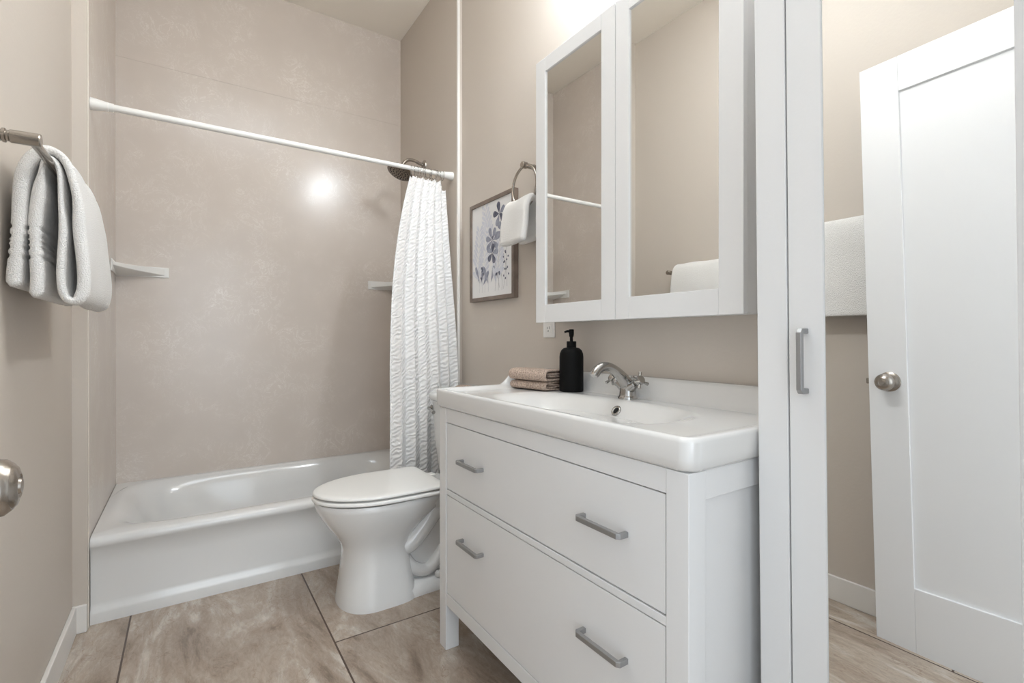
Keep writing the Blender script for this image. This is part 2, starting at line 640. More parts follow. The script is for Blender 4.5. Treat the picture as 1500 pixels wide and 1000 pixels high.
# ------------------------------------------------------------------ shower head
t = thing('rain_shower', (XRT, 2.70, 2.045), 'dark nickel rain shower head on a curved arm behind the curtain rod', 'shower head')
MB().lathe([(0.001, 0), (0.031, 0), (0.029, 0.006), (0.016, 0.012), (0.001, 0.013)], (XRT, 2.70, 2.045), (-1, 0, 0)).build('wall_flange', M['nickel'], t, smooth=40)
MB().tube(catmull([(XRT - 0.005, 2.70, 2.045), (1.135, 2.70, 2.052), (1.10, 2.70, 2.062), (1.065, 2.70, 2.058), (1.04, 2.70, 2.036), (1.030, 2.70, 2.015)], 6), 0.0095, 14).build('shower_arm', M['nickel'], t, smooth=60)
ax = Vector((-0.42, -0.1, -0.9))
MB().sphere((1.030, 2.70, 2.012), 0.017).lathe([(0.013, -0.005), (0.016, 0.012), (0.03, 0.02), (0.068, 0.028), (0.073, 0.034), (0.073, 0.042), (0.068, 0.045), (0.001, 0.0455)], (1.030, 2.70, 2.012), ax, 40).build('spray_head', M['dark_nickel'], t, smooth=40)
mb = MB()
c = Vector((1.030, 2.70, 2.012)) + ax.normalized() * 0.0455
u = ax.orthogonal().normalized()
w = ax.normalized().cross(u)
for rr, n in ((0.0, 1), (0.018, 8), (0.036, 14), (0.054, 20)):
    for k in range(n):
        a = 2 * PI * k / n
        mb.lathe([(0.0026, 0), (0.0018, 0.003)], c + (u * math.cos(a) + w * math.sin(a)) * rr, ax, 6)
mb.build('spray_nozzles', M['black'], t)

# ------------------------------------------------------------------ corner shelves
def corner_shelf(xc, sx, label):
    """quarter shelf with a thick front lip in a back corner of the alcove"""
    t = thing('corner_shelf', (xc, YB, 1.375), label, 'corner shelf', 'shelves in the tub corners')
    z0, z1 = 1.345, 1.383
    n = 14
    def outline(L, Dp, k, zf, zc):
        pts = [(xc, YB, zc)]
        for i in range(n + 1):
            a = i / n
            bow = k * math.sin(PI * a)
            pts.append((xc + sx * (L * a - bow * 0.6), YB - Dp * (1 - a) + bow * 0.6, zf(a)))
        return pts
    mb = MB()
    mb.loft([outline(0.150, 0.12, 0.02, lambda a: z1 - 0.030 - 0.012 * a, z1 - 0.05), outline(0.200, 0.172, 0.02, lambda a: z1 - 0.016 - 0.020 * a, z1 - 0.046),
             outline(0.205, 0.178, 0.02, lambda a: z1 - 0.013 - 0.020 * a, z1 - 0.03), outline(0.205, 0.178, 0.02, lambda a: z1, z1)])
    mb.build('shelf_board', M['shelf'], t, bevel=0.0015)
    MB().box(min(xc, xc + sx * 0.006), max(xc, xc + sx * 0.006), YB - 0.2, YB, z0 - 0.006, z1 + 0.012).box(min(xc, xc + sx * 0.215), max(xc, xc + sx * 0.215), YB - 0.005, YB, z0 - 0.008, z1 + 0.006).build('mounting_flange', M['shelf'], t, bevel=0.002)
    return t


corner_shelf(XLT, 1, 'white corner shelf on the tub wall, beside the hanging bath towel')
corner_shelf(XRT, -1, 'white corner shelf half hidden behind the shower curtain')

# ------------------------------------------------------------------ thick cloth swept along y
def cloth(path, th, ys, name, m, parent=None, loc=None, jig=0.003, shrink=None, seed=0, axis='y', sublev=0):
    """path: (x, z) polyline of the cloth's middle; th: half thickness along it; swept over the stations ys, rounded at both ends"""
    P = [Vector((p[0], p[1])) for p in path]
    n = len(P)
    ths = th if isinstance(th, (list, tuple)) else [th] * n
    N = []
    for i in range(n):
        d = (P[min(i + 1, n - 1)] - P[max(i - 1, 0)]).normalized()
        N.append(Vector((-d.y, d.x)))
    y0, y1 = ys[0], ys[-1]
    mb = MB()
    rings = []
    for y in ys:
        e = min(y - y0, y1 - y)
        rnd = 0.014
        k = math.sqrt(max(0.0, 1 - (1 - min(1, e / rnd)) ** 2)) if e < rnd else 1.0
        k = 0.12 + 0.88 * k
        a = []
        b = []
        for i in range(n):
            q = noise.noise((P[i].x * 14 + seed, P[i].y * 9, y * 9)) * jig
            sx = shrink(i / (n - 1), (y - y0) / (y1 - y0)) if shrink else Vector((0, 0))
            c = P[i] + N[i] * q + sx
            h = ths[i] * k
            a.append(c + N[i] * h)
            b.append(c - N[i] * h)
        t0 = (P[0] - P[1]).normalized() * ths[0] * k * 0.8
        t1 = (P[-1] - P[-2]).normalized() * ths[-1] * k * 0.8
        poly = a + [a[-1] * 0.75 + b[-1] * 0.25 + t1, a[-1] * 0.25 + b[-1] * 0.75 + t1] + b[::-1] + [b[0] * 0.75 + a[0] * 0.25 + t0, b[0] * 0.25 + a[0] * 0.75 + t0]
        rings.append([(p.x, y, p.y) for p in poly])
    mb.loft(rings)
    o = mb.build(name, m, parent, smooth=70, loc=loc)
    return o


def stations(y0, y1, n):
    ends = [0, 0.001, 0.003, 0.006, 0.010, 0.014]
    mid = [y0 + 0.014 + (y1 - y0 - 0.028) * k / n for k in range(1, n)]
    return [y0 + e for e in ends] + mid + [y1 - e for e in reversed(ends)]


# ------------------------------------------------------------------ towel bars and towels on the left wall
def towel_bar(y0, y1, xb, z, label):
    t = thing('towel_bar', (XL, y0, z), label, 'towel bar', 'towel bars on one wall')
    for y in (y0, y1):
        MB().lathe([(0.001, 0), (0.026, 0), (0.026, 0.004), (0.021, 0.008), (0.0205, 0.010), (0.0195, 0.013), (0.0115, (xb - XL) * 0.45), (0.0105, (xb - XL) * 0.47), (0.0135, (xb - XL) * 0.49), (0.0135, (xb - XL) * 0.54), (0.0105, (xb - XL) * 0.56), (0.0105, (xb - XL) * 0.60),
                    (0.0125, (xb - XL) * 0.63), (0.0130, xb - XL + 0.0120), (0.0115, xb - XL + 0.014), (0.001, xb - XL + 0.014)], (XL, y, z), (1, 0, 0), 28).build('bar_post', M['nickel'], t, smooth=35)
    MB().tube([(xb, y0 - 0.004, z), (xb, y1 + 0.004, z)], 0.0085, 20).build('bar_rod', M['nickel'], t, smooth=60)
    return t


XB, ZBAR = -0.255, 1.418
towel_bar(1.325, 1.925, XB, ZBAR, 'brushed nickel towel bar with a draped towel beside the tub')
path = catmull([(-0.312, 1.150), (-0.311, 1.26), (-0.303, 1.36), (-0.285, 1.425), (-0.256, 1.448), (-0.228, 1.425), (-0.2125, 1.36), (-0.2035, 1.26), (-0.201, 1.16), (-0.208, 1.122),
                (-0.222, 1.115), (-0.234, 1.135), (-0.2365, 1.2), (-0.2365, 1.3), (-0.2385, 1.385), (-0.2455, 1.419), (-0.256, 1.4295), (-0.2665, 1.419), (-0.275, 1.37), (-0.280, 1.28), (-0.281, 1.2), (-0.281, 1.128)], 26)
n = len(path)
ths = []
for i in range(n):
    s = i / (n - 1)
    z = path[i].y
    h = 0.0125
    if s < 0.19:
        h = 0.0135
    elif 0.19 <= s < 0.30:
        h = 0.0085
    elif 0.30 <= s < 0.44:
        h = 0.0125
    elif 0.44 <= s < 0.62:
        h = 0.0085
    elif 0.62 <= s < 0.85:
        h = 0.0055
    else:
        h = 0.0125
    ths.append(h)
for _ in range(60):
    ths = [ths[0]] + [(ths[i - 1] + 2 * ths[i] + ths[i + 1]) / 4 for i in range(1, n - 1)] + [ths[-1]]
for i in range(n):                      # woven bands near the hems
    if i / (n - 1) < 0.15 or i / (n - 1) > 0.88:
        for zb in (1.205, 1.226, 1.238, 1.250, 1.271):
            if abs(path[i].y - zb) < 0.0045:
                ths[i] -= 0.0028
o = cloth([(p.x, p.y) for p in path], ths, stations(1.475, 1.875, 24), 'bath_towel', M['terry'], loc=(XB, 1.475, 1.115), jig=0.006)
tag(o, 'white bath towel with woven bands hanging on the towel bar beside the tub', 'towel')

ZB2 = 1.462
towel_bar(0.42, 1.10, -0.292, ZB2, 'nickel towel bar behind the open door, seen in the tall mirror')
path = catmull([(-0.316, 1.15), (-0.316, 1.3), (-0.315, 1.42), (-0.306, 1.468), (-0.292, 1.4755), (-0.278, 1.468), (-0.2685, 1.42), (-0.2675, 1.3), (-0.2675, 1.19), (-0.269, 1.115)], 6)
o = cloth([(p.x, p.y) for p in path], 0.0055, stations(0.50, 1.02, 30), 'bath_towel', M['terry'], loc=(-0.292, 0.5, 1.115), jig=0.003, seed=4)
tag(o, 'plain white towel hanging behind the open door, seen in the tall mirror', 'towel')

# ------------------------------------------------------------------ door, opened against the left wall
def door():
    t = thing('door_1', (-0.19, 0.0, 0.008), 'open white one-panel door, seen in the tall mirror', None)
    del t['label']
    t['label'] = 'open white one-panel door, seen in the tall mirror'
    t['kind'] = 'structure'
    # in the door's own frame: y from the hinge, x = thickness (front face at x 0), z up
    w, h, th = 0.755, 1.977, 0.035
    st, top, bot, dp = 0.112, 0.118, 0.212, 0.009
    mb = MB()
    mb.box(-th, 0, 0, st, 0, h).box(-th, 0, w - st, w, 0, h).box(-th, 0, st, w - st, 0, bot).box(-th, 0, st, w - st, h - top, h)
    p = mb.build('door_frame', M['doorwhite'], None, bevel=0.0015)
    p.parent = t
    p = MB().box(-th + dp, -dp, st - 0.002, w - st + 0.002, bot - 0.002, h - top + 0.002).build('door_panel', M['doorwhite'])
    p.parent = t
    for s in (1, -1):
        kb = MB()
        prof = [(0.001, 0), (0.033, 0), (0.033, 0.004), (0.028, 0.008), (0.016, 0.011), (0.0125, 0.02), (0.014, 0.028), (0.024, 0.033), (0.0285, 0.041), (0.0275, 0.050), (0.0225, 0.057),
                (0.0215, 0.057), (0.019, 0.060), (0.012, 0.0625), (0.011, 0.0615), (0.008, 0.0615), (0.007, 0.064), (0.001, 0.0645)]
        if s < 0:
            prof = [(a, b * 0.62) for a, b in prof]
        else:
            prof = [(a, b * 0.88) for a, b in prof]
        kb.lathe(prof, (0 if s > 0 else -th, w - 0.062, 0.886), (s, 0, 0), 36)
        k = kb.build('door_knob', M['nickel'], None, smooth=35)
        k.parent = t
    l = MB().box(-0.028, -0.008, w, w + 0.012, 0.876, 0.896).build('latch', M['nickel'], None, bevel=0.003)
    l.parent = t
    for z in (0.25, 1.0, 1.75):
        hg = MB().tube([(0.004, -0.004, z - 0.045), (0.004, -0.004, z + 0.045)], 0.006, 12).build('hinge', M['nickel'], None, smooth=40)
        hg.parent = t
    t.location = (-0.172, -0.038, 0.014)
    t.rotation_euler = (math.radians(-1.6), 0, math.radians(1.8))
    return t


door()

# ------------------------------------------------------------------ toilet
def egg(cx, front, back, b, z, n=64, eb=3.2, ef=2.0, cy=1.955):
    pts = []
    for k in range(n):
        a = 2 * PI * k / n
        c, s = math.cos(a), math.sin(a)
        e = eb if c > 0 else ef
        X = math.copysign(abs(c) ** (2 / e), c)
        Y = math.copysign(abs(s) ** (2 / e), s)
        pts.append((cx + X * (back - cx if c > 0 else cx - front), cy + Y * b, z))
    return pts


def toilet():
    cy = 1.955
    t = thing('toilet', (0.8, cy, 0), 'white two-piece toilet with closed lid between bathtub and vanity', 'toilet')
    mb = MB()
    mb.loft([egg(0.61, 0.480, 0.775, 0.143, 0.0, eb=4.5, ef=2.3), egg(0.61, 0.480, 0.775, 0.143, 0.008, eb=4.5, ef=2.3), egg(0.61, 0.484, 0.772, 0.140, 0.03, eb=4.5, ef=2.3), egg(0.61, 0.492, 0.762, 0.130, 0.09, eb=4, ef=2.2),
             egg(0.61, 0.499, 0.754, 0.121, 0.16, eb=3.6), egg(0.61, 0.502, 0.754, 0.117, 0.205, eb=3.2), egg(0.62, 0.494, 0.768, 0.121, 0.235, eb=2.9), egg(0.62, 0.472, 0.80, 0.135, 0.270, eb=2.7),
             egg(0.63, 0.445, 0.84, 0.152, 0.305, eb=2.6), egg(0.635, 0.420, 0.885, 0.168, 0.345, eb=2.8), egg(0.64, 0.404, 0.905, 0.177, 0.380, eb=3), egg(0.64, 0.400, 0.91, 0.179, 0.397, eb=3.2),
             egg(0.64, 0.404, 0.906, 0.175, 0.404, eb=3.2)])
    # foot that runs back to the wall
    def foot(x, hw, z):
        return [(x, cy - hw, 0.0), (x, cy - hw, z * 0.6), (x, cy - hw * 0.8, z), (x, cy + hw * 0.8, z), (x, cy + hw, z * 0.6), (x, cy + hw, 0.0)]
    mb.loft([foot(0.66, 0.128, 0.055), foot(0.72, 0.128, 0.055), foot(0.80, 0.122, 0.048), foot(0.95, 0.118, 0.045), foot(1.08, 0.112, 0.042), foot(1.115, 0.09, 0.038)])
    # the shelf below the tank and the core behind the pedestal
    mb.loft([egg(0.90, 0.70, 1.13, 0.15, 0.395, eb=6, ef=6), egg(0.90, 0.72, 1.13, 0.145, 0.365, eb=6, ef=6), egg(0.92, 0.76, 1.10, 0.10, 0.325, eb=4, ef=4), egg(0.9, 0.72, 1.06, 0.072, 0.25, eb=3, ef=3), egg(0.9, 0.68, 1.05, 0.065, 0.03, eb=3, ef=3)])
    mb.build('bowl', M['porcelain'], t, smooth=60)
    # the raised trapway on each side of the core
    for s in (-1, 1):
        p = catmull([(0.70, cy + s * 0.05, 0.19), (0.745, cy + s * 0.066, 0.20), (0.80, cy + s * 0.07, 0.25), (0.86, cy + s * 0.07, 0.315), (0.93, cy + s * 0.06, 0.33), (0.99, cy + s * 0.055, 0.27), (1.0, cy + s * 0.05, 0.16), (0.97, cy + s * 0.05, 0.05)], 6)
        m2 = MB().tube(p, 0.042, 20)
        p = catmull([(0.72, cy + s * 0.06, 0.16), (0.76, cy + s * 0.07, 0.10), (0.82, cy + s * 0.072, 0.075), (0.87, cy + s * 0.07, 0.11), (0.90, cy + s * 0.06, 0.15)], 6)
        m2.tube(p, 0.026, 16)
        m2.build('trapway', M['porcelain'], t, smooth=70)
        MB().lathe([(0.014, 0), (0.014, 0.014), (0.009, 0.021), (0.001, 0.023)], (0.865, cy + s * 0.096, 0.046), (0, 0, 1), 20).build('bolt_cap', M['plastic'], t, smooth=50)
    # seat and lid
    def plate(x0, x1, b, z0, z1, dome=0.0, rim=0.006, eb=7):
        A = lambda i, z: egg(0.655, x0 + i, x1 - i, b - i, z, eb=eb, n=96)
        r = [A(0.014, z0), A(0.006, z0 + 0.0005), A(0.0, z0 + 0.004), A(0.0, z1 - rim), A(rim * 0.35, z1 - rim * 0.35), A(rim, z1)]
        if dome:
            r += [A(0.03, z1 + dome * 0.5), A(0.08, z1 + dome), A(0.14, z1 + dome * 1.2)]
        return MB().loft(r)
    plate(0.391, 0.90, 0.185, 0.4085, 0.4235).build('toilet_seat', M['plastic'], t, smooth=50)
    plate(0.395, 0.872, 0.181, 0.4285, 0.4415, 0.003, eb=14).build('toilet_lid', M['plastic'], t, smooth=50)
    for s in (-1, 1):
        MB().box(0.895, 0.925, cy + s * 0.075 - 0.02, cy + s * 0.075 + 0.02, 0.404, 0.424).build('seat_hinge', M['plastic'], t, bevel=0.006, seg=3)
    # tank
    def rr(x0, x1, hw, z, e=9):
        return [((x0 + x1) / 2 + sup(2 * PI * (k + 0.5) / 72, e)[0] * (x1 - x0) / 2, cy + sup(2 * PI * (k + 0.5) / 72, e)[1] * hw, z) for k in range(72)]
    MB().loft([rr(0.995, 1.165, 0.18, 0.396), rr(0.985, 1.17, 0.19, 0.41), rr(0.972, 1.175, 0.205, 0.55), rr(0.963, 1.175, 0.213, 0.735)]).build('tank', M['porcelain'], t, smooth=50)
    MB().loft([rr(0.957, 1.18, 0.218, 0.736), rr(0.950, 1.183, 0.225, 0.742), rr(0.949, 1.183, 0.226, 0.758), rr(0.953, 1.18, 0.222, 0.768), rr(0.962, 1.17, 0.212, 0.772)]).build('tank_lid', M['porcelain'], t, smooth=50)
    hb_ = MB().lathe([(0.001, 0), (0.016, 0), (0.015, 0.006), (0.008, 0.010), (0.008, 0.020), (0.001, 0.021)], (0.9645, cy + 0.188, 0.697), (-1, 0, 0), 24)
    hb_.tube([(0.948, cy + 0.192, 0.697), (0.945, cy + 0.17, 0.695), (0.944, cy + 0.125, 0.686)], [0.007, 0.0065, 0.009], 12)
    hb_.build('flush_lever', M['chrome'], t, smooth=50)


toilet()

# small things on the tank
o = MB().loft([[(1.045 + sup(2 * PI * k / 48, 5)[0] * a, 2.035 + sup(2 * PI * k / 48, 5)[1] * b, z) for k in range(48)] for a, b, z in
               ((0.055, 0.10, 0.7735), (0.062, 0.112, 0.778), (0.066, 0.118, 0.812), (0.0635, 0.1155, 0.812), (0.0595, 0.1095, 0.780), (0.03, 0.05, 0.779))]).build('glass_tray', M['glass'], None, smooth=50, loc=(1.045, 2.035, 0.7735))
tag(o, 'low clear glass tray on the toilet tank lid', 'tray')
pth = catmull([(1.02, 0.787), (1.06, 0.788), (1.078, 0.793), (1.06, 0.800), (1.03, 0.801), (1.02, 0.806), (1.04, 0.812), (1.07, 0.811)], 5)
o = cloth([(p.x, p.y) for p in pth], 0.0028, stations(1.930, 2.010, 10), 'folded_cloth', M['tan_terry'], loc=(1.045, 2.035, 0.785), jig=0.003)
tag(o, 'small tan folded cloth in the clear tray on the toilet tank', 'cloth')

# ------------------------------------------------------------------ vanity cabinet
XV = 0.708
VY0, VY1 = 0.527, 1.512
def bar_pull(parent, c, length, axis, out, m, proj=0.028, w=0.011):
    """square bar pull: two feet and a grip; axis = 'y' or 'z', out = -x"""
    x, y, z = c
    mb = MB()
    h = length / 2
    t = 0.009
    def seg(a0, a1, x0, x1):
        if axis == 'y':
            mb.box(x0, x1, y + a0, y + a1, z - w / 2, z + w / 2)
        else:
            mb.box(x0, x1, y - w / 2, y + w / 2, z + a0, z + a1)
    # one profile in the out direction, swept over the width
    pr = [(-h, 0), (-h, -proj + 0.006), (-h + 0.007, -proj), (h - 0.007, -proj), (h, -proj + 0.006), (h, 0), (h - t, 0), (h - t, -proj + t), (-h + t, -proj + t), (-h + t, 0)]
    rings = []
    for s in (-w / 2, w / 2):
        rings.append([(x + q, y + a, z + s) if axis == 'y' else (x + q, y + s, z + a) for a, q in pr])
    a, b = [[mb.bm.verts.new(p) for p in r] for r in rings]
    n = len(pr)
    for i in range(n):
        j = (i + 1) % n
        mb.bm.faces.new((a[i], a[j], b[j], b[i]))
    for r in (a[::-1], b):
        for q in ((0, 1, 8, 9), (1, 2, 3, 4, 7, 8), (4, 5, 6, 7)):
            mb.bm.faces.new([r[i] if r is b else r[n - 1 - i] for i in (q if r is b else q[::-1])])
    return mb.build('handle', m, parent, bevel=0.0012)


def vanity():
    t = thing('vanity_cabinet', (XV, (VY0 + VY1) / 2, 0), 'white vanity cabinet with two wide drawers under the washbasin', 'vanity cabinet')
    D = XR - 0.012
    pw = 0.048
    zt = 0.797
    for x0 in (XV, D - pw):
        for y0 in (VY0, VY1 - pw):
            MB().box(x0, x0 + pw, y0, y0 + pw, 0.0, zt).build('leg', M['white'], t, bevel=0.002)
    y0, y1 = VY0 + pw, VY1 - pw
    MB().box(XV + 0.001, XV + 0.02, y0, y1, 0.752, zt).build('top_rail', M['white'], t, bevel=0.001)
    MB().box(XV + 0.001, XV + 0.02, y0, y1, 0.5155, 0.5315).build('middle_rail', M['white'], t, bevel=0.001)
    MB().box(XV + 0.001, XV + 0.02, y0, y1, 0.150, 0.190).build('bottom_rail', M['white'], t, bevel=0.001)
    for ya in (VY0, VY1 - 0.016):
        mb = MB()
        xs0, xs1 = XV + pw, D - pw
        ye = ya + 0.016
        mb.box(xs0, xs1, ya + 0.001, ye, 0.745, zt).box(xs0, xs1, ya + 0.001, ye, 0.150, 0.20)
        mb.box(xs0, xs1, (ya + 0.009 if ya == VY0 else ya), (ye if ya == VY0 else ye - 0.009), 0.20, 0.745)
        mb.build('side_panel', M['white'], t, bevel=0.001)
    MB().box(D - 0.03, D - 0.02, y0, y1, 0.15, zt).box(XV + 0.03, D - 0.03, VY0 + 0.02, VY1 - 0.02, 0.15, 0.16).build('carcass', M['white'], t)
    dr = [(0.5345, 0.7495), (0.1925, 0.5125)]
    for za, zb in dr:
        d = MB().box(XV + 0.002, XV + 0.021, y0 + 0.0025, y1 - 0.0025, za, zb).build('drawer', M['white'], t, bevel=0.002)
        zc = 0.648 if za > 0.5 else 0.403
        for yc in (1.285, 0.730):
            bar_pull(d, (XV + 0.002, yc, zc), 0.130, 'y', -1, M['handle'])
        MB().box(XV + 0.0215, D - 0.06, y0 + 0.02, y1 - 0.02, za + 0.005, zb - 0.02).build('drawer_box', M['gap'], d)
    return t


vanity()

# ------------------------------------------------------------------ washbasin
SX0, SX1, SY0, SY1 = 0.700, XR - 0.001, 0.5175, 1.540
ZS, ZSB = 0.858, 0.799
BCY = (SY0 + SY1) / 2


def deck_z(x, y):
    """height of the basin's upper face"""
    rim = 0.0125
    ex = x - SX0
    ey = min(y - SY0, SY1 - y)
    z = ZS - rim * smoothstep(0.014, 0.060, min(ex, ey * 1.0))
    # the bowl
    bx0, bx1 = SX0 + 0.040, 1.068
    hx, hy = (bx1 - bx0) / 2, 0.325
    q = ((abs(x - (bx0 + bx1) / 2) / hx) ** 3.0 + (abs(y - BCY) / hy) ** 2.6) ** (1 / 2.8)
    if q < 1.05:
        z -= 0.110 * smoothstep(0, 0.66, 1.05 - q)
    # upstand along the wall; at both ends it swoops down along the side rims
    e = min(y - SY0, SY1 - y)
    k = max(smoothstep(1.140, 1.168, x), smoothstep(0.955, 1.035, x) * (1 - smoothstep(0.008, 0.026, e)))
    return z + (0.909 - z) * k


def washbasin():
    t = thing('washbasin', (SX0, BCY, ZSB), 'white ceramic washbasin with rear upstand on top of the vanity cabinet', 'washbasin')
    mb = MB()
    bm = mb.bm
    nx, ny = 90, 170
    rc = 0.028                      # plan radius of the front corners
    def fx(i):
        a = i / nx
        return a
    def place(u, v):
        """u 0..1 front to wall, v 0..1 along the wall -> rounded-corner plan position"""
        x = SX0 + (SX1 - SX0) * u
        y = SY0 + (SY1 - SY0) * v
        dx = rc - (x - SX0)
        e = min(y - SY0, SY1 - y)
        dy = rc - e
        if dx > 0 and dy > 0:
            m = max(dx, dy)
            l = math.hypot(dx, dy)
            if l > 1e-9:
                x = SX0 + rc - dx * m / l
                ny_ = rc - dy * m / l
                y = SY0 + ny_ if (y - SY0) < (SY1 - y) else SY1 - ny_
        return x, y
    def stops(n, fine, lo=True, hi=True):
        s = [k / n for k in range(n + 1)]
        add = [0.002, 0.005, 0.010, 0.015, 0.020, 0.026]
        if lo:
            s += [a / fine for a in add]
        if hi:
            s += [1 - a / fine for a in add]
        return sorted(set(round(q, 5) for q in s))
    us = stops(nx, SX1 - SX0, True, False)
    vs = stops(ny, SY1 - SY0)
    grid = []
    r = 0.009                       # rounding of the upper edge
    for u in us:
        row = []
        for v in vs:
            x, y = place(u, v)
            z = deck_z(x, y)
            xx = SX0 + (SX1 - SX0) * u
            yy = SY0 + (SY1 - SY0) * v
            e = min(xx - SX0, yy - SY0, SY1 - yy)
            if e < r:
                z -= r - math.sqrt(max(0, r * r - (r - e) ** 2))
            row.append(bm.verts.new((x, y, z)))
        grid.append(row)
    nu, nv = len(us), len(vs)
    for i in range(nu - 1):
        for j in range(nv - 1):
            bm.faces.new((grid[i][j], grid[i + 1][j], grid[i + 1][j + 1], grid[i][j + 1]))
    # apron
    border = [grid[i][0] for i in range(nu - 1, 0, -1)] + [grid[0][j] for j in range(nv)] + [grid[i][nv - 1] for i in range(1, nu)]
    cxm, cym = (SX0 + SX1) / 2, BCY
    prev = border
    for z, ins in ((ZSB + 0.02, 0.0005), (ZSB + 0.006, 0.0015), (ZSB, 0.006)):
        cur = []
        for bv in border:
            p = bv.co
            q = Vector((p.x, p.y, z))
            if p.x < SX0 + 0.03:
                q.x += ins
            if p.y < SY0 + 0.03:
                q.y += ins
            elif p.y > SY1 - 0.03:
                q.y -= ins
            cur.append(bm.verts.new(q))
        for i in range(len(border) - 1):
            bm.faces.new((prev[i], prev[i + 1], cur[i + 1], cur[i]))
        prev = cur
    bm.faces.new(prev)
    mb.build('basin', M['ceramic'], t, smooth=60)
    # overflow hole in the rear slope of the bowl
    oy = 1.022
    best = min((abs(deck_z(x, oy) - 0.816), x) for x in [0.95 + k * 0.0005 for k in range(220)])
    ox = best[1]
    oz = deck_z(ox, oy)
    sl = (deck_z(ox + 0.004, oy) - deck_z(ox - 0.004, oy)) / 0.008
    nrm = Vector((-sl, 0, 1)).normalized()
    c = Vector((ox, oy, oz))
    MB().ring(c + nrm * 0.001, nrm, 0.0125, 0.0042, 36, 10).build('overflow_ring', M['chrome'], t, smooth=60)
    MB().lathe([(0.0100, -0.004), (0.0100, 0.001), (0.001, 0.0012)], c, nrm, 28).build('overflow_hole', M['dark'], t)
    bz = deck_z(0.885, BCY)
    MB().lathe([(0.031, 0.0), (0.031, 0.003), (0.024, 0.005), (0.022, 0.003), (0.001, 0.004)], (0.885, BCY, bz), (0, 0, 1), 32).build('drain', M['chrome'], t, smooth=40)


washbasin()
ZD = ZS - 0.0125

# ------------------------------------------------------------------ faucet
def faucet():
    fx, fy = 1.112, 1.045
    t = thing('faucet', (fx, fy, ZD), 'chrome faucet with two cross handles on the washbasin', 'faucet')
    MB().lathe([(0.001, 0), (0.029, 0), (0.029, 0.004), (0.026, 0.009), (0.001, 0.008)], (fx, fy, ZD)).build('base_ring', M['chrome'], t, smooth=40)
    p = catmull([(fx, fy, ZD + 0.006), (fx, fy, ZD + 0.025), (fx - 0.004, fy, ZD + 0.042), (fx - 0.022, fy, ZD + 0.062), (fx - 0.05, fy, ZD + 0.084), (fx - 0.078, fy, ZD + 0.097), (fx - 0.104, fy, ZD + 0.099), (fx - 0.124, fy, ZD + 0.090), (fx - 0.135, fy, ZD + 0.078)], 6)
    n = len(p)
    rs = []
    for i in range(n):
        s = i / (n - 1)
        rs.append(0.0255 - 0.0055 * smoothstep(0, 0.35, s) - 0.0065 * smoothstep(0.25, 0.6, s) + 0.0005 * smoothstep(0.8, 1, s))
    MB().tube(p, rs, 28).build('spout', M['chrome'], t, smooth=60)
    MB().lathe([(0.001, 0), (0.0115, 0), (0.0115, 0.009), (0.001, 0.009)], p[-1] + Vector((0.002, 0, 0.003)), (-0.7, 0, -1), 24).build('aerator', M['chrome'], t, smooth=40)
    for s in (-1, 1):
        a = Vector((-0.1, s * 0.86, 0.50)).normalized()
        o0 = Vector((fx - 0.002, fy + s * 0.006, ZD + 0.030))
        MB().lathe([(0.0175, 0), (0.0155, 0.018), (0.0125, 0.032), (0.0145, 0.034), (0.0145, 0.037), (0.0115, 0.039), (0.001, 0.040)], o0, a, 28).build('valve', M['chrome'], t, smooth=40)
        hc = o0 + a * 0.056
        hb = MB().lathe([(0.008, -0.018), (0.0085, -0.008), (0.0135, -0.007), (0.0138, 0.006), (0.0115, 0.0095), (0.001, 0.0095)], hc, a, 28)
        u = a.cross(Vector((1, 0, 0))).normalized()
        w = a.cross(u)
        for k in range(4):
            ang = PI / 4 + k * PI / 2 + 0.25
            d = u * math.cos(ang) + w * math.sin(ang)
            hb.tube([hc + d * 0.009, hc + d * 0.016, hc + d * 0.023, hc + d * 0.028, hc + d * 0.0305], [0.0042, 0.0036, 0.0048, 0.0052, 0.002], 12)
        hb.build('cross_handle', M['chrome'], t, smooth=50)


faucet()

# ------------------------------------------------------------------ soap dispenser
def soap():
    x, y, z = 1.098, 1.290, ZD + 0.0005
    t = thing('soap_dispenser', (x, y, z), 'matte black soap bottle with pump beside the tan towels', 'soap dispenser')
    MB().lathe([(0.001, 0), (0.038, 0), (0.0405, 0.002), (0.041, 0.006), (0.041, 0.118), (0.0395, 0.130), (0.0345, 0.141), (0.026, 0.148), (0.016, 0.150), (0.001, 0.150)], (x, y, z), n=48).build('bottle', M['black'], t, smooth=40)
    MB().lathe([(0.0165, 0.148), (0.0165, 0.170), (0.0155, 0.171), (0.001, 0.171)], (x, y, z), n=32).build('collar', M['black'], t, smooth=40)
    mb = MB().lathe([(0.0055, 0.168), (0.0055, 0.185), (0.0075, 0.188), (0.0085, 0.196), (0.0085, 0.210), (0.0075, 0.212), (0.001, 0.212)], (x, y, z), n=24)
    d = Vector((-0.834, 0.552, 0))
    p = Vector((x, y, z + 0.205))
    mb.tube([p, p + d * 0.015 + Vector((0, 0, 0.0005)), p + d * 0.024 - Vector((0, 0, 0.003))], [0.0045, 0.004, 0.003], 12)
    mb.build('pump', M['black'], t, smooth=40)


soap()

